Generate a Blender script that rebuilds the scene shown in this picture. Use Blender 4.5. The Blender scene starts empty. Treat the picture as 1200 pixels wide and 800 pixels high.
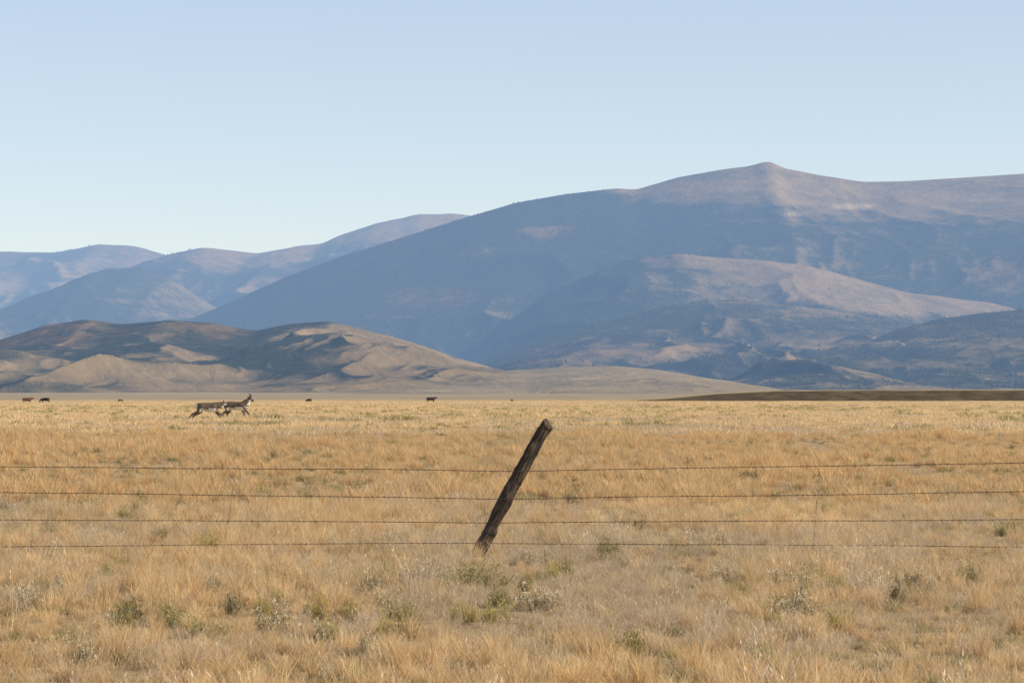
import bpy, math, random
import numpy as np
random.seed(7); rng = np.random.default_rng(11)
S = bpy.context.scene; COL = S.collection
F = 4000.0; HY = 448.0; CH = 1.76

# ------------------------------------------------------------------ noise
def h2(ix, iy, seed):
    n = (ix.astype(np.int64)*374761393 + iy.astype(np.int64)*668265263 + seed*974634777) & 0xffffffff
    n = ((n ^ (n >> 13))*1274126177) & 0xffffffff
    n = (n ^ (n >> 16)) & 0xffffff
    return n/float(0xffffff)
def vn(x, y, seed=0):
    x = np.asarray(x, float); y = np.asarray(y, float)
    ix = np.floor(x); iy = np.floor(y); fx = x-ix; fy = y-iy
    fx = fx*fx*fx*(fx*(fx*6-15)+10); fy = fy*fy*fy*(fy*(fy*6-15)+10)
    a = h2(ix, iy, seed); b = h2(ix+1, iy, seed); c = h2(ix, iy+1, seed); d = h2(ix+1, iy+1, seed)
    return (a*(1-fx)+b*fx)*(1-fy)+(c*(1-fx)+d*fx)*fy
def fbm(x, y, seed=0, o=4, g=0.5):
    s = 0; a = 1; t = 0
    for i in range(o):
        s = s+a*vn(x*2**i+i*17.3, y*2**i-i*9.1, seed+i); t += a; a *= g
    return s/t*2-1
def ridged(x, y, seed=0, o=4, g=0.5):
    s = 0; a = 1; t = 0
    for i in range(o):
        n = 1-np.abs(vn(x*2**i+i*13.7, y*2**i+i*5.9, seed+i)*2-1)
        s = s+a*n*n; t += a; a *= g
    return s/t
def sm(a, b, x):
    t = np.clip((x-a)/(b-a), 0, 1); return t*t*(3-2*t)

def gz(x, y):
    x = np.asarray(x, float); y = np.asarray(y, float)
    sp = lambda q: 20*np.logaddexp(0, q/20)
    z = -0.00484*(sp(y-160)-sp(y-2000))
    z = z+0.05*fbm(x/7, y/7, 5, 2)*sm(4, 20, y)*(1-sm(200, 400, y))+0.10*fbm(x/45, y/45, 9, 2)*sm(40, 110, y)*(1-sm(1500, 2200, y))
    return z

# ------------------------------------------------------------------ mesh helpers
def mesh_np(name, V, Q, smooth=True):
    V = np.asarray(V, np.float32); Q = np.asarray(Q, np.int32); k = Q.shape[1]
    m = bpy.data.meshes.new(name)
    m.vertices.add(len(V)); m.vertices.foreach_set('co', V.ravel())
    m.loops.add(Q.size); m.loops.foreach_set('vertex_index', Q.ravel())
    m.polygons.add(len(Q)); m.polygons.foreach_set('loop_start', np.arange(0, Q.size, k, dtype=np.int32))
    m.polygons.foreach_set('use_smooth', np.full(len(Q), smooth))
    m.update(calc_edges=True); m.validate()
    return m
def fattr(m, name, vals):
    a = m.attributes.new(name, 'FLOAT', 'POINT'); a.data.foreach_set('value', np.asarray(vals, np.float32).ravel())
def grid_faces(nx, ny):
    i = np.arange(nx-1); j = np.arange(ny-1); I, J = np.meshgrid(i, j)
    a = (J*nx+I).ravel(); return np.stack([a, a+1, a+nx+1, a+nx], 1)
def link(name, m, mat=None, parent=None):
    o = bpy.data.objects.new(name, m); COL.objects.link(o)
    if mat is not None and m is not None:
        m.materials.clear(); m.materials.append(mat)
    if parent: o.parent = parent
    return o
def tag(o, label=None, cat=None, group=None, kind=None):
    if label: o['label'] = label
    if cat: o['category'] = cat
    if group: o['group'] = group
    if kind: o['kind'] = kind
    return o
def empty(name, loc):
    o = bpy.data.objects.new(name, None); COL.objects.link(o); o.location = loc; o.empty_display_size = .2; return o
def tube(pts, rad, n=6):
    pts = np.asarray(pts, float); rad = np.broadcast_to(rad, (len(pts),))
    d = np.gradient(pts, axis=0); d /= np.linalg.norm(d, axis=1)[:, None]+1e-9
    ref = np.array([0, 0, 1.]) if abs(d[0][2]) < .8 else np.array([1., 0, 0])
    V = []
    for p, t, r in zip(pts, d, rad):
        a = np.cross(t, ref); a /= np.linalg.norm(a); b = np.cross(t, a)
        for k in range(n):
            th = 2*math.pi*k/n; V.append(p+r*(a*math.cos(th)+b*math.sin(th)))
    Q = []
    for i in range(len(pts)-1):
        for k in range(n):
            Q.append((i*n+k, i*n+(k+1) % n, (i+1)*n+(k+1) % n, (i+1)*n+k))
    return np.array(V), np.array(Q)
def join_parts(parts):
    V = []; Q = []; o = 0
    for v, q in parts:
        V.append(v); Q.append(np.asarray(q)+o); o += len(v)
    return np.concatenate(V), np.concatenate(Q)

# ------------------------------------------------------------------ materials
def newmat(name):
    m = bpy.data.materials.new(name); m.use_nodes = True; nt = m.node_tree; nt.nodes.clear(); return m, nt
def nd(nt, t, **k):
    n = nt.nodes.new(t)
    for a, v in k.items(): setattr(n, a, v)
    return n
def mth(nt, op, a, b=None, clamp=False):
    n = nd(nt, 'ShaderNodeMath', operation=op); n.use_clamp = clamp
    for i, v in enumerate((a, b)):
        if v is None: continue
        if isinstance(v, (int, float)): n.inputs[i].default_value = v
        else: nt.links.new(v, n.inputs[i])
    return n.outputs[0]
def mixc(nt, f, a, b, mode='MIX'):
    n = nd(nt, 'ShaderNodeMix', data_type='RGBA', blend_type=mode)
    for i, v in ((0, f), (6, a), (7, b)):
        if isinstance(v, (int, float)): n.inputs[i].default_value = v
        elif isinstance(v, tuple): n.inputs[i].default_value = (*v, 1)
        else: nt.links.new(v, n.inputs[i])
    return n.outputs[2]
def noise(nt, scale, detail=4, rough=.55, vec=None, scl=None):
    n = nd(nt, 'ShaderNodeTexNoise'); n.inputs['Scale'].default_value = scale; n.inputs['Detail'].default_value = detail
    n.inputs['Roughness'].default_value = rough
    if vec is not None:
        if scl:
            mp = nd(nt, 'ShaderNodeMapping'); mp.inputs['Scale'].default_value = scl; nt.links.new(vec, mp.inputs[0]); vec = mp.outputs[0]
        nt.links.new(vec, n.inputs['Vector'])
    return n.outputs['Fac']
def ramp(nt, f, stops):
    n = nd(nt, 'ShaderNodeValToRGB'); e = n.color_ramp.elements
    while len(e) < len(stops): e.new(.5)
    for el, (p, c) in zip(e, stops):
        el.position = p; el.color = (*c, 1) if isinstance(c, tuple) else (c, c, c, 1)
    nt.links.new(f, n.inputs[0]); return n.outputs[0]
def attr(nt, name, typ='GEOMETRY'):
    n = nd(nt, 'ShaderNodeAttribute', attribute_type=typ, attribute_name=name); return n.outputs['Fac']
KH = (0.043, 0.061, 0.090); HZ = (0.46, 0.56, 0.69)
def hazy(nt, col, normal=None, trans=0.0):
    """haze painted into the surface: colour fades and a bluish glow grows with distance from the road"""
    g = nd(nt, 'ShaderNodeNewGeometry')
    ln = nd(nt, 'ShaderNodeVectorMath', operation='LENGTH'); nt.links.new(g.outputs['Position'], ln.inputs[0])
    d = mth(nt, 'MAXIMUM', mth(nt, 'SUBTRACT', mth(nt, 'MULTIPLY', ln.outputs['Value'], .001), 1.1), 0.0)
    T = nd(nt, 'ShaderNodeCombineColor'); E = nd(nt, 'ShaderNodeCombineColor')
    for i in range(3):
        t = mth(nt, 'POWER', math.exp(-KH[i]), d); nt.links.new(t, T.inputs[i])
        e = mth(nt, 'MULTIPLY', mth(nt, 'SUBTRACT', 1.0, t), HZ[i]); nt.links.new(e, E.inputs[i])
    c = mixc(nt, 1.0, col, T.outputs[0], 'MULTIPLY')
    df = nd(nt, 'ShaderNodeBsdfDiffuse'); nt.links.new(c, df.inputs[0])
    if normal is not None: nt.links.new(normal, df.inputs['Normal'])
    em = nd(nt, 'ShaderNodeEmission'); nt.links.new(E.outputs[0], em.inputs[0])  # glow of the surface itself stands in for light scattered by haze
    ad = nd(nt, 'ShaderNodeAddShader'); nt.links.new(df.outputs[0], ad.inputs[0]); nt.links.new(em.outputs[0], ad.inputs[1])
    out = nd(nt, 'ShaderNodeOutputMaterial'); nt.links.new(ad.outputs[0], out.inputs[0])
def bump(nt, h, dist, strength=1):
    b = nd(nt, 'ShaderNodeBump'); b.inputs['Distance'].default_value = dist; b.inputs['Strength'].default_value = strength
    nt.links.new(h, b.inputs['Height']); return b.outputs[0]

def mountain_mat():
    m, nt = newmat('mountain_slope')
    pos = nd(nt, 'ShaderNodeNewGeometry').outputs['Position']
    dry = attr(nt, 'dry'); rust = attr(nt, 'rust')
    n1 = noise(nt, .02, 8, .7, pos); n2 = noise(nt, .0045, 5, .6, pos); n3 = noise(nt, .07, 3, .6, pos); n4 = noise(nt, .011, 9, .72, pos)
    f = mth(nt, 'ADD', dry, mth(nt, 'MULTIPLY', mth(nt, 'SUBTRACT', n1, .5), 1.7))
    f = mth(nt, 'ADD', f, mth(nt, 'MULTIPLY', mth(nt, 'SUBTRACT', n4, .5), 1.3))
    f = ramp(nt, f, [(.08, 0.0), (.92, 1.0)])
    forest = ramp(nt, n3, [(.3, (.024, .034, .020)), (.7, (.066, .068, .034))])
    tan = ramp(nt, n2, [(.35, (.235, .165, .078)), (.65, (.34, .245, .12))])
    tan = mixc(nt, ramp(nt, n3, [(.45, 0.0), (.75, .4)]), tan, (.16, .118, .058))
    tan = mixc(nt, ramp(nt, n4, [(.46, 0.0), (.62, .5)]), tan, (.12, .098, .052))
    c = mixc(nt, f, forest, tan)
    rf = mth(nt, 'MULTIPLY', rust, ramp(nt, n1, [(.42, 0.0), (.62, 1.0)]))
    c = mixc(nt, rf, c, (.27, .14, .055))
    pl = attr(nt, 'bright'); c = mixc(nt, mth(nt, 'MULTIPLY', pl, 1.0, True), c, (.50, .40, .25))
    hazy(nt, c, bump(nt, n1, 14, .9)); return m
def ground_mat():
    m, nt = newmat('prairie_soil')
    pos = nd(nt, 'ShaderNodeNewGeometry').outputs['Position']
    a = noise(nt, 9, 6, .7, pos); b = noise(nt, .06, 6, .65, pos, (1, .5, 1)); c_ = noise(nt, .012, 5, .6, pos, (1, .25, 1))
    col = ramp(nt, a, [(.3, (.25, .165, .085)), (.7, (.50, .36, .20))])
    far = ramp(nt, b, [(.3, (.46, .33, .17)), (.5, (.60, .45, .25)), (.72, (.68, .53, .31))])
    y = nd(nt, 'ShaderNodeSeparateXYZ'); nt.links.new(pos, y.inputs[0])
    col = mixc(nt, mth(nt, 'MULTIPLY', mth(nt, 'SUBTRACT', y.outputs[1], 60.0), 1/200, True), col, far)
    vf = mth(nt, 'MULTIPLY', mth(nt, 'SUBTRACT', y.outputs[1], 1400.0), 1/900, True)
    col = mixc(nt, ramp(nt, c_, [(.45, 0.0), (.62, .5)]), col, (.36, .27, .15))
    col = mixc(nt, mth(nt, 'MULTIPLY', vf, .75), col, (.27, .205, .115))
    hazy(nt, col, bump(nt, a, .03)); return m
def grass_mat(name, stops, tonec, tr=.42, basec=(.36, .235, .12), bs=.7):
    m, nt = newmat(name)
    v = attr(nt, 'v'); t = attr(nt, 't'); tone = attr(nt, 'tone', 'INSTANCER')
    c = ramp(nt, v, stops)
    c = mixc(nt, mth(nt, 'MULTIPLY', tone, 1.0, True), c, tonec)
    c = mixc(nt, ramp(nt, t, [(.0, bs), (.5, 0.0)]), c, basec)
    d = nd(nt, 'ShaderNodeBsdfDiffuse'); nt.links.new(c, d.inputs[0])
    s = nd(nt, 'ShaderNodeBsdfTranslucent'); nt.links.new(c, s.inputs[0])
    mx = nd(nt, 'ShaderNodeMixShader'); mx.inputs[0].default_value = tr
    nt.links.new(d.outputs[0], mx.inputs[1]); nt.links.new(s.outputs[0], mx.inputs[2])
    nt.links.new(mx.outputs[0], nd(nt, 'ShaderNodeOutputMaterial').inputs[0]); return m
def simple(name, col, rough=.8, nscale=None, col2=None, metal=0, scl=None, bd=0.0, det=5):
    m, nt = newmat(name); p = nd(nt, 'ShaderNodeBsdfPrincipled'); p.inputs['Roughness'].default_value = rough; p.inputs['Metallic'].default_value = metal
    if nscale:
        tc = nd(nt, 'ShaderNodeTexCoord').outputs['Object']
        n = noise(nt, nscale, det, .65, tc, scl)
        c = ramp(nt, n, [(.32, col), (.68, col2 or col)]); nt.links.new(c, p.inputs['Base Color'])
        if bd: nt.links.new(bump(nt, n, bd), p.inputs['Normal'])
    else: p.inputs['Base Color'].default_value = (*col, 1)
    nt.links.new(p.outputs[0], nd(nt, 'ShaderNodeOutputMaterial').inputs[0]); return m
def vcol_mat(name):
    m, nt = newmat(name); p = nd(nt, 'ShaderNodeBsdfPrincipled'); p.inputs['Roughness'].default_value = .85
    a = nd(nt, 'ShaderNodeAttribute', attribute_name='coat'); tc = nd(nt, 'ShaderNodeTexCoord').outputs['Object']
    n = noise(nt, 40, 4, .6, tc)
    c = mixc(nt, 1.0, a.outputs['Color'], ramp(nt, n, [(.3, .8), (.7, 1.1)]), 'MULTIPLY')
    nt.links.new(c, p.inputs['Base Color']); nt.links.new(p.outputs[0], nd(nt, 'ShaderNodeOutputMaterial').inputs[0]); return m

# ------------------------------------------------------------------ world, sun, camera
AZ = math.radians(98); EL = math.radians(29)
W = bpy.data.worlds.new('World'); S.world = W; W.use_nodes = True; nt = W.node_tree; nt.nodes.clear()
sky = nd(nt, 'ShaderNodeTexSky', sky_type='NISHITA'); sky.sun_disc = False; sky.sun_elevation = EL; sky.sun_rotation = AZ
sky.altitude = 2700; sky.air_density = 1.0; sky.dust_density = 1.2; sky.ozone_density = 1.2
bg = nd(nt, 'ShaderNodeBackground'); bg.inputs[1].default_value = .145
sc_ = mixc(nt, 1.0, sky.outputs[0], (1.12, 1.02, 1.0), 'MULTIPLY')
sc_ = mixc(nt, .36, sc_, (4.6, 5.2, 5.7))
nt.links.new(sc_, bg.inputs[0]); nt.links.new(bg.outputs[0], nd(nt, 'ShaderNodeOutputWorld').inputs[0])
L = bpy.data.lights.new('sun', 'SUN'); L.energy = 5.0; L.angle = math.radians(.5); L.color = (1, .915, .77)
lo = bpy.data.objects.new('sun', L); COL.objects.link(lo)
from mathutils import Vector
sd = Vector((math.sin(AZ)*math.cos(EL), math.cos(AZ)*math.cos(EL), math.sin(EL)))
lo.rotation_euler = sd.to_track_quat('Z', 'Y').to_euler(); lo.location = (50, 0, 60)
cam = bpy.data.cameras.new('camera'); cam.sensor_width = 36; cam.lens = 36*F/1200; cam.clip_start = .5; cam.clip_end = 80000
co = bpy.data.objects.new('camera', cam); COL.objects.link(co); co.location = (0, 0, CH)
co.rotation_euler = (math.radians(90)+math.atan((HY-400)/F), 0, 0); S.camera = co
S.view_settings.view_transform = 'Standard'; S.view_settings.look = 'None'; S.view_settings.exposure = 0

# ------------------------------------------------------------------ ground
ys = np.concatenate([np.arange(-60, 10, 5), np.arange(10, 120, .9), np.geomspace(120, 2600, 150), np.geomspace(2680, 45000, 30)])
us = np.linspace(-1, 1, 261); us = us*(0.06+.94*us**2)
U, Y = np.meshgrid(us, ys); X = U*(420+.9*np.maximum(Y, 0)); Z = gz(X, Y)
m = mesh_np('ground', np.stack([X, Y, Z], -1).reshape(-1, 3), grid_faces(len(us), len(ys)))
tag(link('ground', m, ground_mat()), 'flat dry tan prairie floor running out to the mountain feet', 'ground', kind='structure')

# ------------------------------------------------------------------ mountains
MM = mountain_mat(); trees = []
def ridge(name, label, crest, D, front, amp, wl, seed, drybase=.3, aspect=2.2, top=None, patches=(), rusts=(), p=1.15, nx=420, ny=170, back=None, z0=-9.6, cz=1.0, trees_n=0, footn=.25, sw=0.0, oc=4, gg=.42, brights=(), dn=.28, st=.3, br0=0.0):
    cp = np.array(crest, float); back = back or front*.5
    x0 = (cp[0, 0]-600)/F*D; x1 = (cp[-1, 0]-600)/F*D
    xs = np.linspace(x0, x1, nx)
    cx = (cp[:, 0]-600)/F*D; c = np.maximum(CH+(HY-cp[:, 1])/F*D, z0)
    cr = np.interp(xs, cx, c); k = max(3, nx//70); ker = np.hanning(k+2)[1:-1]; ker /= ker.sum()
    cr = np.convolve(np.pad(cr, (k, k), 'edge'), ker, 'same')[k:-k]
    cr = cr+cz*D/F*(fbm(xs/(wl*.35), xs*0, seed+90, 4, .6)*1.6)
    ta = np.concatenate([np.linspace(-.04, 1, ny), 1+np.linspace(0, 1, ny//4)[1:]])
    XX, TT = np.meshgrid(xs, ta)
    C = np.broadcast_to(cr, XX.shape); front_l = front*(1+footn*fbm(XX/(wl*2.2), XX*0+3, seed+50, 3))
    YY = np.where(TT < 1, D-(1-TT)*front_l, D+(TT-1)*back)
    t = np.clip(TT, 0, 1); tb = np.clip(TT-1, 0, 1)
    g = np.where(TT < 1, t**p, 1-tb**1.5)
    wx = XX+wl*.5*fbm(XX/wl, YY/wl, seed+3, 3)+sw*(D-YY); wy = YY+wl*.5*fbm(XX/wl+9, YY/wl, seed+4, 3)
    n = ridged(wx/wl, wy/(wl*2.2), seed, oc, gg)-.45
    n2 = fbm(XX/(wl*2.5), YY/(wl*2.5), seed+20, 3)
    win = np.where(TT < 1, np.sin(math.pi*np.clip(t, 0, 1)**.8)**.8, 0)
    ZZ = z0+(C-z0)*g+amp*win*(n*1.3+n2*.8)*np.clip((C-z0)/(np.max(c)-z0), .15, 1)
    ZZ = np.where(TT < 0, z0-30, ZZ)
    lim = (C-CH)/D*YY+CH-(1-t)*amp*.25
    ZZ = np.where((TT < 1) & (TT > .5), np.minimum(ZZ, lim), ZZ)
    P = np.stack([XX, YY, ZZ], -1)
    du = np.gradient(P, axis=1); dv = np.gradient(P, axis=0); N = np.cross(du, dv); N /= np.linalg.norm(N, axis=-1)[..., None]+1e-9
    px = 600+XX/YY*F; py = HY-(ZZ-CH)/YY*F
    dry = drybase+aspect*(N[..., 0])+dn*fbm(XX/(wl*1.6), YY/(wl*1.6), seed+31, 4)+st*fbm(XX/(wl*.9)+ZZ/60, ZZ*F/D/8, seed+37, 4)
    if top is not None:
        tp = np.array(top, float); ln = np.interp(px, tp[:, 0], tp[:, 1]); dry = dry+.8*sm(18, -14, py-ln+16*fbm(XX/(wl*.6), YY/(wl*.6), seed+60, 4))
    for (a, b, ra, rb, w) in patches:
        q = ((px-a)/ra)**2+((py-b)/rb)**2+.6*fbm(XX/(wl*.4), YY/(wl*.4), seed+70, 3); dry = dry+w*sm(1.6, .1, q)
    rust = np.zeros_like(dry); br = np.zeros_like(dry)+br0
    for (a, b, ra, rb, w) in rusts:
        q = ((px-a)/ra)**2+((py-b)/rb)**2+.8*fbm(XX/(wl*.5), YY/(wl*.5), seed+80, 3); rust = np.maximum(rust, w*sm(1.4, .3, q))
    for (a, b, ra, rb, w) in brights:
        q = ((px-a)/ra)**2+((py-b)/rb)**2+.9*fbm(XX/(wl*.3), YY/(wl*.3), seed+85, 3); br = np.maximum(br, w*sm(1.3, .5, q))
    m = mesh_np(name, P.reshape(-1, 3), grid_faces(nx, len(ta)))
    fattr(m, 'dry', dry); fattr(m, 'rust', rust); fattr(m, 'bright', br)
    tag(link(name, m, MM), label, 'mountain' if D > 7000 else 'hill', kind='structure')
    if trees_n:
        w = (np.clip(.5-dry, 0, .5)*2)**.7; w = w*(TT > .02)*(TT < 1.02)*(px > -250)*(px < 1450)
        w = (w+.001*(TT > .1)*(TT < 1))*np.where(TT < 1, 1, .3); w = w.ravel()
        idx = rng.choice(len(w), trees_n, p=w/w.sum()); J, I = np.unravel_index(idx, XX.shape)
        I = np.minimum(I, nx-2); J = np.minimum(J, len(ta)-2); a = rng.random(trees_n); b = rng.random(trees_n)
        q = P[J, I]*((1-a)*(1-b))[:, None]+P[J, I+1]*(a*(1-b))[:, None]+P[J+1, I]*((1-a)*b)[:, None]+P[J+1, I+1]*(a*b)[:, None]
        trees.append((q, D))

ridge('mountain_far', 'farthest pale hazy ridge at the left', [(-500, 330), (-200, 302), (-50, 297), (0, 295), (60, 296), (115, 286), (160, 288), (200, 300), (300, 320), (420, 350)], 17000, 5000, 170, 620, 101, .35, 1.2, nx=260, ny=90, trees_n=2500)
ridge('mountain_behind', 'long hazy ridge rising to the main mountain', [(40, 380), (110, 332), (160, 312), (200, 298), (235, 290), (300, 296), (345, 289), (375, 285), (400, 275), (440, 262), (490, 251), (530, 250), (560, 254), (640, 262), (760, 290)], 14500, 4500, 180, 620, 211, .12, 1.2, top=[(150, 290), (250, 295), (330, 312), (420, 280), (520, 270), (600, 270)], nx=300, ny=110, trees_n=6000)
ridge('mountain_dark', 'dark forested hill in front of the hazy ridges', [(-500, 420), (-150, 385), (0, 365), (60, 340), (125, 315), (165, 314), (200, 325), (240, 352), (300, 385), (380, 420)], 12000, 3500, 110, 450, 307, -.15, .9, nx=260, ny=100, trees_n=6000)
ridge('mountain_main', 'broad main mountain with dark forest and a tan bare top', [(60, 420), (150, 396), (225, 372), (260, 358), (330, 326), (400, 300), (470, 278), (540, 256), (600, 238), (660, 228), (720, 221), (745, 222), (790, 208), (840, 199), (880, 194), (893, 190), (903, 189), (914, 196), (960, 205), (1010, 213), (1060, 212), (1120, 209), (1200, 203), (1320, 198), (1500, 230), (1700, 300)],
      10000, 3900, 150, 620, 17, .06, 1.0, p=2.75, top=[(0, 150), (600, 200), (690, 212), (740, 230), (800, 242), (900, 246), (1000, 254), (1100, 250), (1300, 247)],
      patches=[(640, 272, 34, 9, .5), (555, 298, 22, 9, .5), (510, 352, 60, 11, .4), (455, 372, 30, 8, .4), (1180, 320, 45, 26, .4), (700, 290, 20, 5, .3), (870, 262, 80, 5, .3), (350, 350, 200, 60, -.2)],
      rusts=[(510, 350, 55, 12, .5), (640, 272, 34, 10, .5), (1180, 318, 40, 22, .4), (820, 222, 90, 14, .3)], brights=[(1000, 242, 26, 4, .7), (932, 251, 18, 3, .5)], nx=620, ny=260, cz=.6, trees_n=36000, dn=.4, st=.35, sw=-.4)
ridge('mountain_shoulder', 'tan topped shoulder ridge low on the main mountain', [(560, 400), (640, 345), (700, 318), (750, 301), (800, 298), (850, 303), (900, 305), (950, 313), (1000, 325), (1060, 342), (1120, 350), (1180, 358), (1260, 376), (1400, 420)],
      8700, 2300, 80, 360, 23, .08, 1.2, p=1.5, top=[(600, 250), (720, 278), (800, 300), (870, 320), (940, 340), (1020, 362), (1100, 374), (1200, 386)], rusts=[(820, 302, 60, 6, .4)], patches=[(1020, 352, 150, 16, .5), (900, 322, 80, 10, .3)], nx=380, ny=150, trees_n=10000, dn=.4, st=.4, gg=.42, sw=-.4)
ridge('hill_wooded', 'dark wooded ridge below the shoulder', [(480, 445), (560, 425), (640, 396), (700, 378), (780, 359), (830, 351), (870, 352), (930, 358), (1000, 368), (1070, 378), (1150, 400), (1300, 440)],
      7600, 2400, 55, 300, 29, .20, 1.1, p=1.4, patches=[(990, 400, 110, 14, .35), (740, 408, 130, 9, .35), (960, 366, 60, 6, .3)], rusts=[(700, 408, 160, 14, .35)], nx=380, ny=160, trees_n=8000, st=.5, dn=.4)
ridge('hill_right', 'dark wooded hill at the right edge of the valley', [(860, 452), (930, 430), (1000, 408), (1050, 386), (1100, 373), (1150, 366), (1200, 362), (1300, 358), (1500, 400), (1700, 440)],
      6500, 1600, 36, 240, 37, .18, 1.1, patches=[(1030, 402, 60, 10, .4), (1160, 405, 80, 12, .3)], rusts=[(1080, 392, 60, 12, .3)], nx=320, ny=120, trees_n=5000, st=.45, dn=.4)
ridge('hill_low', 'low patchy hillock at the foot of the right hills', [(780, 462), (840, 451), (900, 440), (950, 430), (985, 429), (1030, 440), (1060, 451), (1120, 462)],
      5300, 700, 12, 160, 43, .38, 1.8, nx=200, ny=70, trees_n=300, dn=.5, st=.4)
ridge('hill_left', 'bare tan foothill with shadowed gullies at the left', [(-500, 440), (-200, 410), (-60, 404), (0, 398), (50, 382), (100, 374), (140, 379), (200, 374), (250, 378), (300, 387), (340, 380), (385, 376), (430, 386), (480, 400), (540, 421), (600, 437), (660, 447), (760, 462)],
      4700, 1250, 46, 210, 53, .20, 2.4, rusts=[(60, 392, 90, 16, .5), (230, 388, 60, 12, .3)], patches=[(30, 430, 180, 34, -.35), (270, 405, 55, 30, -.4), (400, 400, 90, 24, .45), (450, 452, 260, 8, .4)], nx=640, ny=230, p=1.3, sw=.35, oc=4, gg=.36, dn=.6, st=.45)  # low dry values carry scrub, and also hillside shadow put into the colour
ridge('hill_fan', 'pale bare slope running out onto the plain', [(380, 464), (450, 454), (520, 443), (600, 434), (660, 430), (720, 429), (770, 433), (810, 439), (850, 447), (880, 456), (910, 463)],
      4400, 1150, 10, 200, 59, .80, 1.2, nx=320, ny=90, p=1.0, oc=4, gg=.4, dn=.4, st=.35, br0=.32)

tm, tnt = newmat('far_conifer')
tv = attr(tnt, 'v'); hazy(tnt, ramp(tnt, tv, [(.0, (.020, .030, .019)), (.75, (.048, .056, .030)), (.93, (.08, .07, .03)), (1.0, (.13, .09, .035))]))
VV = []; QQ = []; VA = []; off = 0
for q, D in trees:
    n = len(q); h = rng.uniform(3, 7, n)*(.5+.5*D/10000); r = h*rng.uniform(.24, .4, n); a = rng.random(n)*6.28
    vs = []
    for k in range(5):
        th = a+k*2*math.pi/5; vs.append(np.stack([q[:, 0]+r*np.cos(th), q[:, 1]+r*np.sin(th), q[:, 2]-1], 1))
    vs.append(q+np.stack([h*0, h*0, h], 1)); V = np.stack(vs, 1).reshape(-1, 3); b = off+np.arange(n)*6
    for k in range(5): QQ.append(np.stack([b+k, b+(k+1) % 5, b+5], 1))
    VV.append(V); VA.append(np.repeat(rng.random(n), 6)); off += len(V)
m = mesh_np('conifer_forest', np.concatenate(VV), np.concatenate(QQ), False); fattr(m, 'v', np.concatenate(VA))
tag(link('conifer_forest', m, tm), 'dark conifer woods spread over the mountain slopes', 'forest', kind='stuff')

# ------------------------------------------------------------------ low terrace bank at the right
bm_, bnt = newmat('bank_earth')
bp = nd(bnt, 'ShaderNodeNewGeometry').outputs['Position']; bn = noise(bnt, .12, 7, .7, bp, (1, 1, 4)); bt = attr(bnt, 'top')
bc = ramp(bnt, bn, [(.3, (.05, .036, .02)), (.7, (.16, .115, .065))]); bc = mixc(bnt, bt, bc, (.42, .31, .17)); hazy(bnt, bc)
D = 1350; xs = np.linspace((700-600)/F*D, (1700-600)/F*D, 420); cpx = 600+xs/D*F
zt = np.interp(cpx, [700, 780, 840, 910, 1000, 1200, 1700], [471.5, 467, 461, 457.8, 456.8, 456.6, 456]); zt = CH+(HY-zt)/F*D+.12*fbm(xs/9, xs*0, 3, 4)
prof = [(-34, -9, 0), (-26, 0.0, .4), (-20, .12, .0), (-12, .5, 0), (-5, .9, 0), (0, 1, .9), (10, 1.01, 1), (120, 1.02, 1), (400, .6, 1), (700, -.5, 1)]
V = []; TA = []
for (dy, g, tp) in prof:
    yy = D+dy+4*fbm(xs/25, xs*0+1, 8, 3)*(abs(dy) < 40); gb = gz(xs, np.full_like(xs, D+dy))
    V.append(np.stack([xs, yy, gb+(zt-gz(xs, np.full_like(xs, D)))*g if g > -1 else gb-1.5], 1)); TA.append(np.full(len(xs), tp))
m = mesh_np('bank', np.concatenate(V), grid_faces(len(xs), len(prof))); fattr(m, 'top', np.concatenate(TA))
tag(link('bank', m, bm_), 'low dark earth bank with a flat grassy top', 'bank', kind='structure')

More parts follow.
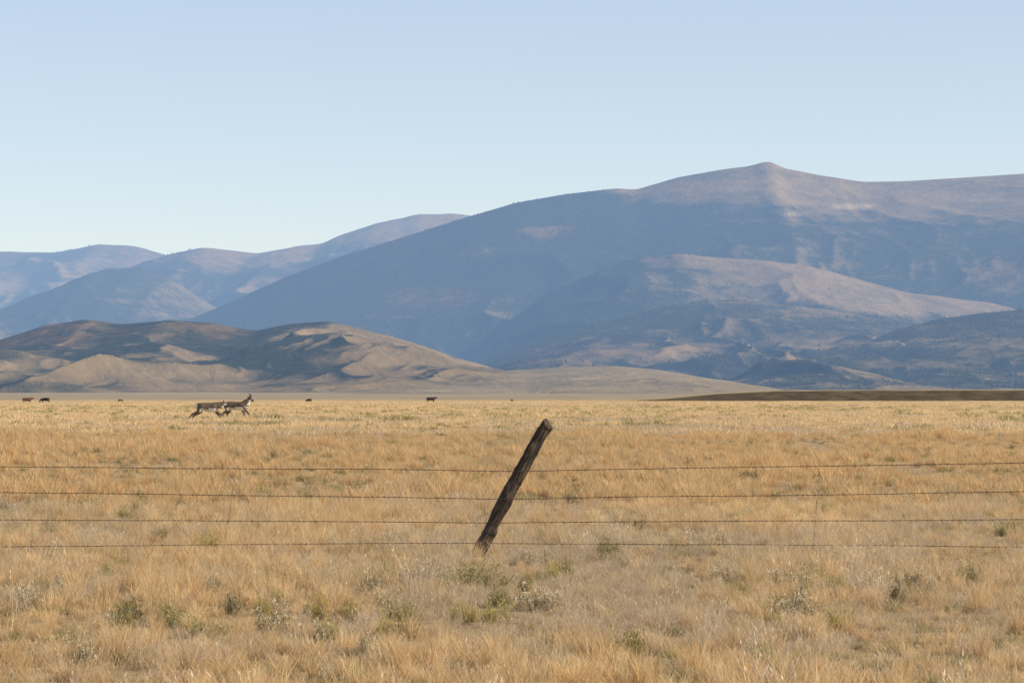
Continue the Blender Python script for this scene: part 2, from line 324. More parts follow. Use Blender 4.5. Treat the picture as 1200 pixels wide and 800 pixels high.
# ------------------------------------------------------------------ grass
SH = [(577, 692, 62, 'green', 'bushy olive green shrub just below the foot of the leaning post'),
 (735, 764, 52, 'green', 'olive green shrub near the bottom, right of the centre'),
 (878, 566, 34, 'dark', 'low dark shrub beyond the fence, right of the post between the top two wires'),
 (457, 746, 36, 'yellow', 'small yellow green shrub low down, left of the centre'),
 (247, 645, 30, 'yellow', 'yellowish shrub by the lowest wire under the left wire stay'),
 (115, 597, 30, 'green', 'green shrub beyond the fence near the left edge, between the middle wires'),
 (970, 606, 22, 'yellow', 'bright yellow shrub just right of the right wire stay'),
 (748, 624, 20, 'dark', 'small dark green shrub between the lower two wires right of the post'),
 (950, 724, 64, 'pale', 'wide shrub with pale seed heads, in front of the right wire stay'),
 (440, 702, 38, 'pale', 'pale headed shrub left of the post, nearest the green shrub at its foot'),
 (1127, 686, 38, 'green', 'green shrub in front of the fence near the right edge'),
 (1180, 631, 28, 'green', 'green shrub at the right edge beside the lowest wire'),
 (1057, 712, 26, 'dark', 'small dark shrub in the right foreground below the fence'),
 (810, 548, 20, 'dark', 'tiny dark shrub against the top wire right of the post'),
 (920, 696, 44, 'pale', 'smaller pale headed shrub just behind the wide one at right'),
 (627, 716, 48, 'pale', 'pale headed shrub right of and below the green one at the post foot'),
 (712, 653, 20, 'green', 'small green shrub just below the lowest wire right of the post'),
 (1040, 545, 22, 'green', 'small green shrub on the top wire line towards the right edge'),
 (488, 690, 46, 'pale', 'pale headed shrub just left of the leaning post foot'),
 (822, 645, 34, 'pale', 'pale brown shrub on the lowest wire midway between post and right stay'),
 (370, 726, 36, 'yellow', 'yellow shrub in the left foreground below the fence'),
 (200, 732, 46, 'green', 'wide green shrub in the left foreground'),
 (315, 738, 42, 'pale', 'pale shrub in the left foreground between a yellow and a green one'),
 (168, 586, 20, 'green', 'little green shrub on the second wire at the left'),
 (70, 586, 16, 'yellow', 'little yellow shrub on the second wire by the left edge'),
 (665, 594, 18, 'dark', 'little dark shrub just right of the leaning post, by the second wire'),
 (435, 552, 22, 'green', 'flat green shrub on the top wire left of the post'),
 (355, 588, 16, 'green', 'tiny green shrub under the second wire, midway between left stay and post'),
 (1183, 528, 18, 'dark', 'tiny dark shrub beyond the top wire at the right edge'),
 (885, 520, 15, 'green', 'tiny far green shrub above the top wire right of the post'),
 (30, 712, 40, 'pale', 'pale headed shrub in the foreground at the left edge')]
r2 = np.random.default_rng(8); MINOR = {'green': 'one of many small olive tufts of brush low in the grass', 'dark': 'one of many tiny dark tufts of brush low in the grass',
   'yellow': 'one of many small yellowish tufts of brush low in the grass', 'pale': 'one of many small pale headed tufts of brush low in the grass'}
n_named = len(SH)
while len(SH) < n_named+125:
    py = 495+285*r2.random()**1.15; px = r2.uniform(-60, 1260); dd = F*CH/(py-HY)
    if fbm(np.array([px/F*dd/1.2]), np.array([dd/5]), 91, 2)[0] < r2.uniform(-.4, .4): continue
    if any(abs(px-q[0]) < q[2]*.5 and abs(py-q[1]) < 7 for q in SH) or (530 < px < 600 and 630 < py < 690): continue
    w = (py-HY)*r2.uniform(.04, .12)+6; kd = r2.choice(['green', 'yellow', 'dark', 'pale'], p=[.34, .24, .10, .32] if py > 640 else [.45, .2, .3, .05])
    SH.append((float(px), float(py), float(w), str(kd), MINOR[str(kd)]))
SHW = []
for (px, py, w, kind, lab) in SH:
    d = F*CH/(py-HY); SHW.append(((px-600)/F*d, d, w/F*d))
def tuft(name, n, h, spread, width, lean, curl, seed, head=0, heads=.0, clumps=1, jit=.35):
    r = np.random.default_rng(seed)
    cc = r.normal(0, spread*.6 if clumps > 1 else 0, (clumps, 2)); ci = r.integers(0, clumps, n)
    ss = spread/(clumps**.5 if clumps > 1 else 1)
    bx = cc[ci, 0]+r.normal(0, ss*.45, n); by = cc[ci, 1]+r.normal(0, ss*.45, n)
    ch = r.uniform(.5, 1.25, clumps)[ci]
    H = h*ch*r.uniform(1-jit*1.6, 1+jit*.5, n); az = r.uniform(0, 2*math.pi, n)
    le = np.abs(r.normal(0, lean, n)); cu = r.uniform(.2, 1, n)*curl; fa = r.uniform(0, math.pi, n)
    V = []; T = []; lv = [0, .35, .7, 1.0]
    for i, t in enumerate(lv):
        an = le+cu*t; dx = H*t*np.sin(an); dz = H*t*np.cos(an)
        cxp = bx+dx*np.cos(az); cyp = by+dx*np.sin(az); w = width*(1, .85, .6, .12)[i]*r.uniform(.7, 1.3, n) if i < 3 else width*.12
        for s in (-1, 1): V.append(np.stack([cxp+s*w*np.cos(fa), cyp+s*w*np.sin(fa), dz-.01], 1)); T.append(np.full(n, t))
    V = np.stack(V, 1).reshape(-1, 3); T = np.stack(T, 1).ravel(); vv = np.repeat(np.clip(r.normal(.5, .25, n)*.6+.4*r.random(clumps)[ci], 0, 1), 8)
    b = np.arange(n)*8; Q = [np.stack([b+2*i, b+2*i+1, b+2*i+3, b+2*i+2], 1) for i in range(3)]
    Q = np.concatenate(Q)
    if heads > 0:
        k = r.random(n) < heads; tips = V.reshape(n, 8, 3)[k, 6]; d = V.reshape(n, 8, 3)[k, 6]-V.reshape(n, 8, 3)[k, 4]; d /= np.linalg.norm(d, axis=1)[:, None]
        m_ = k.sum(); sd_ = head*r.uniform(.7, 1.3, m_)[:, None]; side = np.stack([np.cos(fa[k]), np.sin(fa[k]), fa[k]*0], 1)*head*.16
        hv = np.stack([tips-d*sd_*.5, tips+side+d*sd_*.1, tips+d*sd_*.9, tips-side+d*sd_*.1], 1).reshape(-1, 3)
        o = len(V); V = np.concatenate([V, hv]); T = np.concatenate([T, np.ones(m_*4)]); vv = np.concatenate([vv, np.full(m_*4, .25)])
        b = o+np.arange(m_)*4; Q = np.concatenate([Q, np.stack([b, b+1, b+2, b+3], 1)])
    m = mesh_np(name, V, Q, False); fattr(m, 't', T); fattr(m, 'v', vv); return m
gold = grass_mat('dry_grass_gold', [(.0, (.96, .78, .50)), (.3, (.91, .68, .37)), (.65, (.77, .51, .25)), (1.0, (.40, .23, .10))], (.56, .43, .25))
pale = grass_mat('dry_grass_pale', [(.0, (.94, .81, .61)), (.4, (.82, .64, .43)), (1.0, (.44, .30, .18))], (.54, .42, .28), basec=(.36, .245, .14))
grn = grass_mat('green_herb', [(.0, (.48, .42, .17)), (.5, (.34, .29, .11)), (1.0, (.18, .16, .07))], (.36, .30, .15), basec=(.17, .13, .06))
src = bpy.data.collections.new('grass_kinds')
kinds = [  # near 0-7
 (gold, 95, .205, .085, .0021, .24, .6, 0, 0, 1), (gold, 95, .155, .12, .0023, .38, .8, 0, 0, 2), (pale, 115, .12, .18, .0023, .55, .8, 0, 0, 3),
 (pale, 30, .27, .12, .0014, .20, .4, .022, .7, 2), (gold, 150, .10, .25, .0025, .65, .8, 0, 0, 5), (grn, 130, .13, .11, .0034, .55, .5, .012, .2, 2),
 (pale, 65, .20, .09, .0019, .30, .6, .024, .45, 1), (gold, 85, .29, .055, .0019, .16, .5, 0, 0, 1),
 # mid 8-11
 (gold, 150, .16, .33, .0048, .35, .7, 0, 0, 5), (pale, 150, .13, .40, .0045, .5, .7, 0, 0, 6), (gold, 110, .27, .12, .0042, .2, .5, 0, 0, 2), (grn, 130, .18, .16, .008, .5, .5, 0, 0, 2),
 # far 12-14
 (gold, 170, .20, 1.0, .014, .4, .7, 0, 0, 7), (pale, 170, .16, 1.2, .013, .45, .7, 0, 0, 8), (grn, 90, .28, .34, .018, .5, .5, 0, 0, 3),
 # very far 15-16
 (gold, 160, .26, 3.2, .05, .4, .5, 0, 0, 9), (pale, 160, .24, 3.2, .05, .4, .5, 0, 0, 9)]
for i, (mt, n, h, sp_, w, le, cu, hd, hs, cl) in enumerate(kinds):
    m = tuft('tuft', n, h, sp_, w, le, cu, 500+i, hd, hs, cl); m.materials.append(mt)
    o = bpy.data.objects.new('grass_kind_%02d' % i, m); src.objects.link(o)
pts = []; idx = []; scl = []; tone = []
FY = 34.2
def band(y0, y1, dens, probs, kid, smin, smax, wf=.44):
    n = int(.5*wf*(y1*y1-y0*y0)*dens)
    y = np.sqrt(rng.uniform(y0*y0, y1*y1, n)); x = (rng.random(n)-.5)*wf*y
    cl = fbm(x/(.6+.008*y), y/(.9+.03*y), 77, 3); bigp = fbm(x/2.6, y/9, 78, 4); big2 = fbm(x/(30), y/70, 79, 3)
    keep = rng.random(n) < np.clip(.95+.5*cl, .7, 1); x, y, cl, bigp, big2 = [a[keep] for a in (x, y, cl, bigp, big2)]; n = len(x)
    pr = np.array(probs, float)[None, :]*np.ones((n, 1))
    for j, k in enumerate(kid):
        if kinds[k][0] is pale: pr[:, j] *= np.clip(1-1.7*bigp, .2, 3)
        elif kinds[k][0] is gold: pr[:, j] *= np.clip(1+1.7*bigp, .2, 3)
        else: pr[:, j] *= np.clip(1+3*fbm(x/2, y/5, 81, 2), .02, 3)
    pr /= pr.sum(1)[:, None]; c = np.cumsum(pr, 1); u = rng.random(n)[:, None]; ki = np.array(kid)[np.minimum((u > c).sum(1), len(kid)-1)]
    s = rng.uniform(smin, smax, n)*(1+.5*np.clip(cl+.4*bigp, -.6, 1))
    if y0 < 200:
        for (sx, sy, sw_) in SHW:
            s = np.where((np.abs(x-sx*y/sy) < sw_*.45) & (y < sy+.1) & (y > sy-.6), s*.76, s)
        s = np.where((y < FY+.05) & (y > FY-.5), s*.7, s)
        foot = (np.abs(x+.37) < .22) & (y < FY-.07) & (y > FY-.5)
        ki = np.where(foot, np.where(rng.random(n) < .5, 0, 7), ki); s = np.where(foot, rng.uniform(.6, .95, n), s)
    pts.append(np.stack([x, y, gz(x, y)], 1)); idx.append(ki)
    scl.append(s); tone.append(np.clip(.10-.6*bigp-.45*big2+rng.normal(0, .22, n), 0, .9))
N8 = [0, 1, 2, 3, 4, 5, 6, 7]
band(13, 48, 42, [2.5, 2.6, 2.7, .35, 3.0, .70, .9, .95], N8, .5, 1.3)
band(48, 115, 9, [3, 2.7, 2.0, .75], [8, 9, 10, 11], .5, 1.3)
band(115, 420, .85, [3, 3.2, .55], [12, 13, 14], .6, 1.25)
band(420, 1750, .05, [1, 1], [15, 16], .6, 1.2, .40)
P = np.concatenate(pts); m = bpy.data.meshes.new('prairie_grass'); m.vertices.add(len(P)); m.vertices.foreach_set('co', P.astype(np.float32).ravel())
fattr(m, 'scl', np.concatenate(scl)); fattr(m, 'tone', np.concatenate(tone)); fattr(m, 'rot', rng.random(len(P))*6.283)
a = m.attributes.new('idx', 'INT', 'POINT'); a.data.foreach_set('value', np.concatenate(idx).astype(np.int32))
for mt in (gold, pale, grn): m.materials.append(mt)
go = bpy.data.objects.new('prairie_grass', m); COL.objects.link(go)
tag(go, 'dry golden bunch grass covering the whole plain', 'grass', kind='stuff')
ng = bpy.data.node_groups.new('scatter_grass', 'GeometryNodeTree')
ng.interface.new_socket(name='Geometry', in_out='INPUT', socket_type='NodeSocketGeometry'); ng.interface.new_socket(name='Geometry', in_out='OUTPUT', socket_type='NodeSocketGeometry')
gi = nd(ng, 'NodeGroupInput'); gout = nd(ng, 'NodeGroupOutput'); ip = nd(ng, 'GeometryNodeInstanceOnPoints'); ci = nd(ng, 'GeometryNodeCollectionInfo')
ci.inputs['Collection'].default_value = src; ci.inputs['Separate Children'].default_value = True; ci.inputs['Reset Children'].default_value = True
def na(nm, ty):
    n = nd(ng, 'GeometryNodeInputNamedAttribute', data_type=ty); n.inputs['Name'].default_value = nm; return n.outputs['Attribute']
cx_ = nd(ng, 'ShaderNodeCombineXYZ'); ng.links.new(na('rot', 'FLOAT'), cx_.inputs[2])
ng.links.new(gi.outputs[0], ip.inputs['Points']); ng.links.new(ci.outputs[0], ip.inputs['Instance']); ip.inputs['Pick Instance'].default_value = True
ng.links.new(na('idx', 'INT'), ip.inputs['Instance Index']); ng.links.new(cx_.outputs[0], ip.inputs['Rotation']); ng.links.new(na('scl', 'FLOAT'), ip.inputs['Scale'])
ng.links.new(ip.outputs[0], gout.inputs[0]); md = go.modifiers.new('scatter', 'NODES'); md.node_group = ng
print('TUFTS', len(P))

# ------------------------------------------------------------------ fence
def wp(px, py, d=FY): return np.array([(px-600)/F*d, d, CH-(py-HY)/F*d])
wm, wnt = newmat('weathered_wood'); tc = nd(wnt, 'ShaderNodeTexCoord').outputs['Object']
w1 = noise(wnt, 1, 7, .7, tc, (45, 45, 3.5)); w2 = noise(wnt, 6, 4, .6, tc)
wc = ramp(wnt, w1, [(.34, (.018, .014, .011)), (.5, (.075, .052, .034)), (.66, (.28, .18, .105))]); wc = mixc(wnt, ramp(wnt, w2, [(.4, 0.0), (.65, .7)]), wc, (.040, .027, .018))
pr_ = nd(wnt, 'ShaderNodeBsdfPrincipled'); pr_.inputs['Roughness'].default_value = .9; wnt.links.new(wc, pr_.inputs[0]); wnt.links.new(bump(wnt, w1, .035), pr_.inputs['Normal'])
wnt.links.new(pr_.outputs[0], nd(wnt, 'ShaderNodeOutputMaterial').inputs[0])
wire_m = simple('rusty_wire', (.065, .04, .028), .6, 30, (.14, .085, .06), .3)
stay_m = simple('rusty_stay', (.16, .105, .07), .7, 30, (.26, .17, .11), .1)
stap = simple('staple_steel', (.12, .11, .10), .5, metal=.7)
fence = empty('wire_fence', (0, FY, 0))
tag(fence, 'four strand barbed wire fence with a leaning weathered wooden post', 'fence')
def post(path, rads, seed, parent, nm='post'):
    path = np.asarray(path, float); nr = 90; na_ = 48; tt = np.linspace(0, 1, nr); src_t = np.linspace(0, 1, len(path))
    base = path[0]; top_ = path[-1]; ax = top_-base; Ln = np.linalg.norm(ax); q = Vector(ax/Ln).to_track_quat('Z', 'Y'); R = np.array(q.to_matrix())
    cen = np.stack([np.interp(tt, src_t, path[:, i]) for i in range(3)], 1); k = 9; ker = np.hanning(k+2)[1:-1]; ker /= ker.sum()
    cen = np.stack([np.convolve(np.pad(cen[:, i], (k//2, k//2), 'reflect', reflect_type='odd'), ker, 'valid') for i in range(3)], 1)
    loc = (cen-base) @ R; rad = np.interp(tt, np.linspace(0, 1, len(rads)), rads)
    V = []
    for i in range(nr):
        th = np.linspace(0, 2*math.pi, na_, endpoint=False)
        g = ridged(np.cos(th)*2.8+4, np.sin(th)*2.8+tt[i]*1.8, seed, 4, .6)-.5; g2 = fbm(np.cos(th)*1.2+tt[i]*9, np.sin(th)*1.2, seed+5, 4, .6)
        kn = sum(a*np.exp(-((tt[i]-tk)/.03)**2)*np.exp(-(np.angle(np.exp(1j*(th-ak)))/.6)**2) for (tk, ak, a) in ((.50, 0.3, .026), (.46, 3.4, .022), (.8, 2.5, .014), (.25, 4.2, .016)))
        crack = -.038*np.exp(-(np.angle(np.exp(1j*(th-4.4-.4*np.sin(tt[i]*4))))/.12)**2)*sm(.25, .6, tt[i])
        r = rad[i]*(1+.46*g+.24*g2)+kn+crack
        z = loc[i, 2]+(tt[i] > .97)*(.035*np.cos(th-.6)+.02*fbm(th*2, th*0, seed+8, 3))
        V.append(np.stack([loc[i, 0]+r*np.cos(th), loc[i, 1]+r*np.sin(th), np.full(na_, 1.)*z], 1))
    last = V[-1]; c = last.mean(0)
    for s, dz in ((.9, .006), (.55, .0), (.15, -.006)): V.append(c+(last-c)*s+np.array([0, 0, dz]))
    Q = [(i*na_+k, i*na_+(k+1) % na_, (i+1)*na_+(k+1) % na_, (i+1)*na_+k) for i in range(len(V)-1) for k in range(na_)]
    V = np.concatenate(V); e = len(V)-na_; V = np.concatenate([V, [V[e:].mean(0)]])
    Q3 = [(e+k, e+(k+1) % na_, len(V)-1) for k in range(na_)]
    m = bpy.data.meshes.new(nm); m.from_pydata(V.tolist(), [], Q+Q3)
    for p_ in m.polygons: p_.use_smooth = True
    o = link(nm, m, wm, parent); o.location = Vector(base)-parent.location; o.rotation_euler = q.to_euler(); return o
cp = [wp(553, 664), wp(566, 637), wp(582, 606), wp(598, 574), wp(614, 545), wp(629, 518), wp(642, 497)]
main_post = post(cp, [.058, .070, .056, .074, .060, .064, .068, .062], 4, fence)
main_post['label'] = 'split weathered log post leaning to the right'
for xx, lean in ((-9.2, .05), (9.4, -.04)):
    b = np.array([xx, FY, gz(xx, FY)-.1]); post([b, b+np.array([lean, 0, .7]), b+np.array([lean*2, 0, 1.35])], [.075, .07, .065], int(xx*3)+60, fence)
rows = [((545, 551.5, 541), 611), ((575, 584.5, 574), 592), ((607, 612, 607), 577), ((640, 635.5, 640.5), 567)]
bpy.context.view_layer.update(); MPI = main_post.matrix_local.inverted()
for wi, ((l, c, r), pxp) in enumerate(rows):
    xl = -5.13; xr = 5.13; xp = (pxp-600)/F*FY; zl, zc, zr = [CH-(q-HY)/F*FY for q in (l, c, r)]
    X = np.arange(-9.2, 9.42, .03)
    z = np.where(X < xp, zc+(zl-zc)*(xp-X)/(xp-xl), zc+(zr-zc)*(X-xp)/(xr-xp))
    z = z-.012*np.sin(np.clip((X-xp)/(9.2+xp*(X < xp)), -1, 1)*math.pi)**2*(wi < 3)+.006*fbm(X/1.3, X*0+wi, 12+wi, 3)
    yy = -.078*np.exp(-((X-xp)/.6)**2)+.01*fbm(X/.9, X*0+5+wi, 40, 2)
    parts = []
    for s in (0, math.pi):
        ph = X/.12*2*math.pi+s
        parts.append(tube(np.stack([X, yy+.0021*np.cos(ph), z+.0021*np.sin(ph)], 1), .0021, 4))
    xb = -9.0+rng.random()*.1
    while xb < 9.3:
        i = int((xb+9.2)/.03); i = min(i, len(X)-1); c0 = np.array([X[i], yy[i], z[i]])
        for k in range(2):
            a_ = rng.random()*6.28; d_ = np.array([.25*rng.normal(), math.cos(a_), math.sin(a_)])*.016; parts.append(tube([c0-d_+[.004*k, 0, 0], c0+[.004*k, .001, 0], c0+d_+[.004*k, 0, 0]], .0012, 3))
        parts.append(tube([c0-[.006, 0, 0], c0, c0+[.006, 0, 0]], .0045, 5)); xb += .13+.01*rng.normal()
    V, Q = join_parts(parts)
    link('barbed_wire', mesh_np('barbed_wire', V, Q), wire_m, fence)
    sp_, sq_ = tube([[xp-.012, -.02, zc+.01], [xp-.012, -.084, zc+.012], [xp, -.088, zc+.006], [xp+.012, -.084, zc], [xp+.012, -.02, zc-.004]], .0025, 5)
    sp_ = np.array([MPI @ Vector(v) for v in sp_]); link('staple', mesh_np('staple', sp_, sq_), stap, main_post)
for (t0, t1) in (((961, 541), (952, 643)), ((277, 546), (263, 641))):
    a, b = wp(*t0), wp(*t1); t = np.linspace(-.01, 1.0, 90); base = a[None]*(1-t)[:, None]+b[None]*t[:, None]; base[:, 1] -= FY; base[:, 0] += .012*fbm(t*5, t*0, int(t0[0]), 3)
    parts = []
    for s in (0, math.pi):
        q = base.copy(); q[:, 0] += .003*np.cos(t*95+s); q[:, 1] += .003*np.sin(t*95+s); parts.append(tube(q, .0011, 4))
    link('wire_stay', mesh_np('wire_stay', *join_parts(parts)), wire_m if t0[0] > 600 else stay_m, fence)

# ------------------------------------------------------------------ shrubs
def shrub_meshes(seed, kind):
    r = np.random.default_rng(seed); st = []; leaf = []; lv = []
    lobes = r.normal(0, .16, (4, 2))*np.array([1.5, 1.0])
    for i in range(62):
        lo_ = lobes[i % 4]; az = r.uniform(0, 6.283); el = r.uniform(.15, 1.45); ln = r.uniform(.35, 1.0)*(.75+.12*(i % 4)); b = np.array([lo_[0]+r.normal(0, .06), lo_[1]+r.normal(0, .06), 0])
        d = np.array([math.cos(az)*math.cos(el), math.sin(az)*math.cos(el), .25+math.sin(el)*.75]); d /= np.linalg.norm(d)
        tip = b+d*ln*np.array([.42, .42, .7]); mid = (b+tip)/2+np.array([0, 0, -.03])+r.normal(0, .02, 3)
        st.append(tube([b, mid, tip], [.010, .007, .003], 3))
        for k in range(16 if kind else 22):
            f = r.uniform(.4, 1.05); p = b*(1-f)+tip*f+r.normal(0, .045, 3); a2 = r.uniform(0, 6.283)
            up = d*.6+np.array([math.cos(a2)*.5, math.sin(a2)*.5, r.uniform(.1, .9)]); up /= np.linalg.norm(up); L_ = r.uniform(.04, .10)
            sd_ = np.cross(up, r.normal(0, 1, 3)); sd_ /= np.linalg.norm(sd_); w = L_*.11
            leaf.append((p, p+up*L_*.5+sd_*w, p+up*L_, p+up*L_*.5-sd_*w)); lv.append(r.uniform(.15, 1))
        if r.random() < (.8 if kind else .35):
            for k in range(9):
                p = tip+r.normal(0, .030, 3); s = r.uniform(.012, .028)
                n1 = r.normal(0, 1, 3); n1 /= np.linalg.norm(n1); n2 = np.cross(n1, r.normal(0, 1, 3)); n2 /= np.linalg.norm(n2)
                leaf.append((p-n1*s, p-n2*s*.7, p+n1*s, p+n2*s*.7)); lv.append(r.uniform(0, .12))
    V = np.array(leaf).reshape(-1, 3); Q = np.arange(len(V)).reshape(-1, 4); mf = mesh_np('foliage', V, Q, False)
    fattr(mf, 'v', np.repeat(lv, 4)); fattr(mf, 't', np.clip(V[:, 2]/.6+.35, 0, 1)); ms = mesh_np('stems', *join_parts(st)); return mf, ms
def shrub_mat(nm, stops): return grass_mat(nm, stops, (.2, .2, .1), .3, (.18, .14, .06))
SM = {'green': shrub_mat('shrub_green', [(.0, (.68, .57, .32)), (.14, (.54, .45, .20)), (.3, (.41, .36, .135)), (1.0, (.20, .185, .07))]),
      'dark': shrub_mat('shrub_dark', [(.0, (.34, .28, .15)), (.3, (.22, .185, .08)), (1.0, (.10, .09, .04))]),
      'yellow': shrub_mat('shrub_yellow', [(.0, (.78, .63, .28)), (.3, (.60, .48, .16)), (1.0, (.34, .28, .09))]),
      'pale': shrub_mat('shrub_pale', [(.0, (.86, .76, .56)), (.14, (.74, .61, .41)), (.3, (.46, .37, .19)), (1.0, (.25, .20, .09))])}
stem_m = simple('shrub_stem', (.20, .14, .08), .9)
meshes = {}
for k in SM:
    meshes[k] = []
    for j in range(4):
        mf, ms = shrub_meshes(900+j*7+len(k), k == 'pale'); mf.materials.append(SM[k]); ms.materials.append(stem_m); meshes[k].append((mf, ms))
for i, (px, py, w, kind, lab) in enumerate(SH):
    d = F*CH/(py-HY); x = (px-600)/F*d; root = empty('rabbitbrush' if i < n_named else 'brush_tuft', (x, d, float(gz(x, d))-.02))
    tag(root, lab, 'shrub', 'shrubs scattered over the plain' if i < n_named else 'small %s tufts of brush strewn over the plain' % kind)
    s = w/F*d/.86; root.scale = (s*1.1, s, max(s*random.uniform(.6, .8), .34 if i < n_named else .29)); root.rotation_euler = (0, 0, random.random()*6.28)
    mf, ms = meshes[kind][i % 4]
    for nm, mm in (('foliage', mf), ('stems', ms)):
        o = bpy.data.objects.new(nm, mm); COL.objects.link(o); o.parent = root

# ------------------------------------------------------------------ animals
def skin(name, verts, edges, radii, sub=2, k=1.0):
    m = bpy.data.meshes.new(name+'_rig'); m.from_pydata(verts, edges, []); o = bpy.data.objects.new(name+'_rig', m); COL.objects.link(o)
    sk = o.modifiers.new('skin', 'SKIN'); sk.branch_smoothing = .6
    for i, r in enumerate(radii):
        d = m.skin_vertices[0].data[i]; r = r if isinstance(r, tuple) else (r, r); d.radius = (r[0]*k, r[1]*k); d.use_root = (i == 0)
    s = o.modifiers.new('sub', 'SUBSURF'); s.levels = sub; s.render_levels = sub
    bpy.context.view_layer.update(); dg = bpy.context.evaluated_depsgraph_get()
    r = bpy.data.meshes.new_from_object(o.evaluated_get(dg)); bpy.data.objects.remove(o); r.name = name
    for p_ in r.polygons: p_.use_smooth = True
    return r
def chain(V, E, R, start, pts_):
    prev = start
    for (p_, r) in pts_:
        V.append(p_); R.append(r); E.append((prev, len(V)-1)); prev = len(V)-1
    return prev
def pronghorn(loc, label, legs, neck, head, horn, rot, sc=(1, 1, 1)):
    V = [(-.45, 0, .76)]; E = []; R = [(.15, .19)]
    chain(V, E, R, 0, [((-.58, 0, .75), (.12, .16))]); rump = len(V)-1
    chain(V, E, R, rump, [((-.665, 0, .79), .04), ((-.70, 0, .73), .018)])
    chain(V, E, R, 0, [((-.20, 0, .73), (.17, .225)), ((.06, 0, .71), (.18, .245)), ((.28, 0, .70), (.17, .255))]); ch = len(V)-1
    nk = chain(V, E, R, ch, [((.41, 0, .78), (.14, .20))]+neck+head)
    for s, (hind, fore) in zip((-1, 1), legs):
        y = s*.10
        chain(V, E, R, 0, [((-.46, y*.95, .64), (.095, .17))]+[((a, y, b), r) for a, b, r in hind])
        chain(V, E, R, ch, [((.30, y*.9, .60), (.08, .14))]+[((a, y, b), r) for a, b, r in fore])
    m = skin('body', V, E, R, 2, 1.38)
    hd = np.array(head[0][0]); nz = np.array(head[-1][0])
    ca = m.color_attributes.new('coat', 'FLOAT_COLOR', 'POINT'); cols = []
    tanc = (.125, .082, .055); white = (.80, .75, .67); dark = (.03, .022, .018)
    for v in m.vertices:
        x, y, z = v.co; c = tanc
        if z < .63+.03*math.sin(x*9) and z > .42 and -.42 < x < .34: c = white
        if x < -.55 and z > .58: c = white
        if z < .46: c = tuple(a*1.1+.02 for a in tanc)
        if z < .05: c = dark
        if x > .36 and z > .62:
            s = (z-.62)/max(.05, hd[2]-.62); front = x-(.38+(hd[0]-.38)*s)
            if front > .045 and z < hd[2]-.03: c = white if int(s*7) % 3 != 1 else tanc
        dh = np.dot(np.array((x, y, z))-hd, nz-hd)/np.dot(nz-hd, nz-hd)
        if dh > .1 and x > hd[0]: c = dark if (dh > .55 or z > hd[2]-.25*(x-hd[0])) else white
        cols += [*c, 1]
    ca.data.foreach_set('color', cols)
    root = empty('pronghorn', loc); root.rotation_euler = (0, 0, rot); root.scale = sc; tag(root, label, 'pronghorn', 'pronghorn running across the plain')
    link('body', m, coat, root)
    for s in (-1, 1):
        e = hd+np.array([-.02, s*.045, .05]); v, q = tube([e, e+[-.03, s*.035, .05], e+[-.045, s*.05, .13]], [.014, .028, .003], 6)
        link('ear', mesh_np('ear', v, q), earm, root)
        if horn:
            h0 = hd+np.array([.03, s*.035, .05]); v, q = tube([h0, h0+[.02, s*.02, .09], h0+[.02, s*.05, .18], h0+[-.01, s*.045, .24], h0+[-.05, s*.03, .26]], [.036, .040, .031, .020, .008], 6)
            v2, q2 = tube([h0+[.015, s*.02, .10], h0+[.06, s*.025, .12], h0+[.085, s*.025, .15]], [.027, .020, .006], 6); link('horn', mesh_np('horn', *join_parts([(v, q), (v2, q2)])), blk, root)
        bpy_e = bpy.data.meshes.new('eye'); ev = []
        c = hd+np.array([.05, s*.067, .01])
        for i in range(5):
            for k in range(8): ph = math.pi*i/4; ev.append(tuple(c+.014*np.array([math.sin(ph)*math.cos(k*.785), math.sin(ph)*math.sin(k*.785), math.cos(ph)])))
        ef = [(i*8+k, i*8+(k+1) % 8, (i+1)*8+(k+1) % 8, (i+1)*8+k) for i in range(4) for k in range(8)]; bpy_e.from_pydata(ev, [], ef); link('eye', bpy_e, blk, root)
coat = vcol_mat('pronghorn_coat'); earm = simple('ear_fur', (.13, .085, .055), .9); blk = simple('horn_black', (.02, .017, .015), .45)
d1 = 160; x1 = (245-600)/F*d1
pronghorn((x1, d1, float(gz(x1, d1))-.02), 'pronghorn without tall horns stretched out in a run, the left one of the pair',
  [([(-.46, .47, .085), (-.76, .36, .040), (-.92, .18, .026), (-.99, .09, .030)], [(.38, .47, .06), (.56, .34, .035), (.72, .18, .024), (.79, .11, .028)]),
   ([(-.36, .47, .085), (-.66, .32, .040), (-.80, .12, .026), (-.86, .04, .030)], [(.34, .46, .06), (.48, .28, .035), (.56, .10, .024), (.61, .03, .028)])],
  [((.55, 0, .83), (.10, .14)), ((.65, 0, .88), (.08, .10))], [((.73, 0, .92), (.064, .078)), ((.84, 0, .88), (.050, .058)), ((.93, 0, .835), (.035, .037))], False, math.radians(4), (1.0, 1, .90))
d2 = 172; x2 = (277-600)/F*d2
pronghorn((x2, d2, float(gz(x2, d2))-.02), 'horned pronghorn with head held high, the right one of the pair',
  [([(-.36, .48, .085), (-.60, .34, .040), (-.66, .13, .026), (-.64, .04, .030)], [(.32, .46, .06), (.42, .27, .035), (.30, .12, .024), (.24, .08, .028)]),
   ([(-.30, .48, .085), (-.48, .30, .040), (-.40, .12, .026), (-.34, .03, .030)], [(.38, .48, .06), (.55, .36, .035), (.62, .16, .024), (.67, .08, .028)])],
  [((.49, 0, .88), (.11, .15)), ((.55, 0, .96), (.08, .11))], [((.62, 0, 1.03), (.066, .08)), ((.73, 0, 1.0), (.050, .060)), ((.83, 0, .96), (.035, .038))], True, math.radians(-8), (1.08, 1, .97))
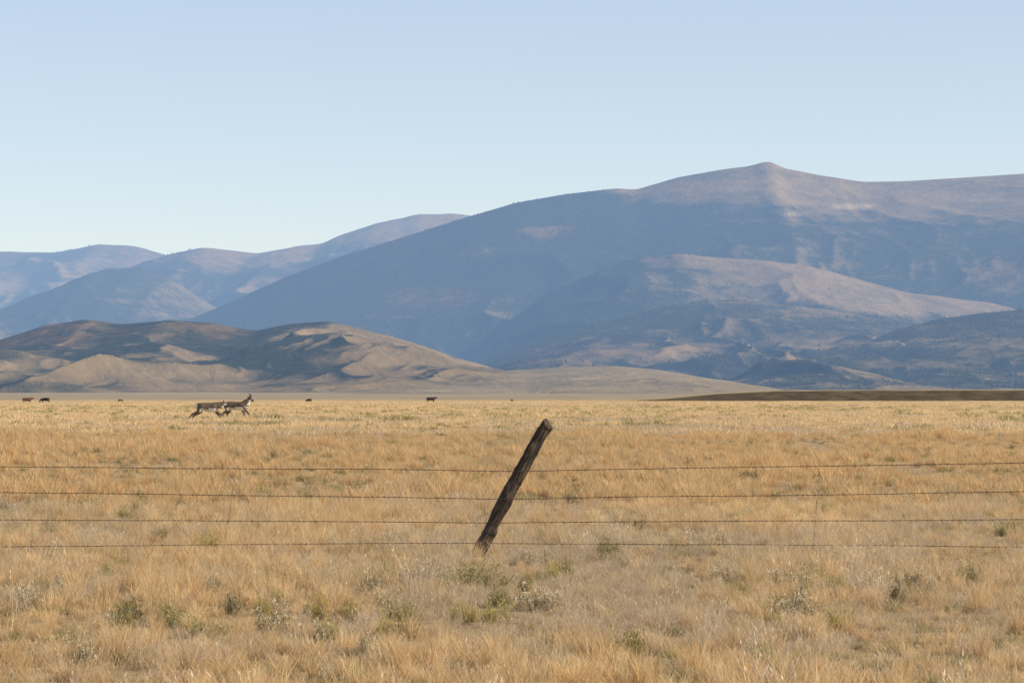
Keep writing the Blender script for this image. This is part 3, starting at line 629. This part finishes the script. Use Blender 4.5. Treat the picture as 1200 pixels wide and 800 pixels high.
def cow_mesh(graze, seed):
    V = [(-.75, 0, 1.02)]; E = []; R = [(.27, .34)]
    chain(V, E, R, 0, [((-.98, 0, 1.12), .18), ((-1.08, 0, .95), .035), ((-1.10, 0, .5), .03)])
    chain(V, E, R, 0, [((-.3, 0, .96), (.36, .42)), ((.2, 0, .96), (.36, .43)), ((.62, 0, 1.0), (.30, .40))]); ch = len(V)-1
    if graze: chain(V, E, R, ch, [((.92, 0, .95), (.18, .24)), ((1.18, 0, .62), (.14, .17)), ((1.30, 0, .42), .14), ((1.40, 0, .16), .09)])
    else: chain(V, E, R, ch, [((.92, 0, 1.12), (.18, .26)), ((1.12, 0, 1.24), (.15, .18)), ((1.30, 0, 1.20), .14), ((1.50, 0, 1.06), .10)])
    for s in (-1, 1):
        y = s*.20
        chain(V, E, R, 0, [((-.80, y, .78), (.13, .2)), ((-.68, y, .55), .12), ((-.90, y, .38), .07), ((-.86, y, .12), .055), ((-.83, y, .03), .07)])
        chain(V, E, R, ch, [((.60, y, .70), (.12, .15)), ((.60, y, .45), .09), ((.64+.1*s, y, .28), .065), ((.62+.14*s, y, .03), .065)])
    return skin('cow', V, E, R, 1, 1.2)
cowm = [cow_mesh(True, 1), cow_mesh(False, 2)]
bkm, brm = simple('black_hide', (.018, .015, .014), .75, 3, (.03, .024, .02)), simple('brown_hide', (.10, .04, .02), .8, 3, (.14, .06, .03))
for (px, d, rot, g, mt, sc, lab) in ((32, 800, 10, 1, brm, 1.05, 'reddish brown cow near the left edge of the plain, left of a black one'), (53, 830, 175, 0, bkm, 1.05, 'black cow near the left edge, right of the reddish brown one'),
    (141, 1150, 40, 0, bkm, .8, 'tiny far dark cow left of the two pronghorn'), (362, 1050, 150, 0, bkm, .9, 'small far black cow right of the two pronghorn'),
    (505, 900, 5, 1, bkm, 1.15, 'black cow standing alone near the middle of the far plain'), (600, 1300, 60, 0, bkm, .8, 'tiny far cow just right of the lone black one')):
    x = (px-600)/F*d; me = cowm[g].copy(); me.materials.append(mt); o = bpy.data.objects.new('cow', me); COL.objects.link(o)
    o.location = (x, d, float(gz(x, d))-.12); o.rotation_euler = (0, 0, math.radians(rot)); o.scale = (sc, sc, sc); tag(o, lab, 'cow', 'cattle far out on the plain')
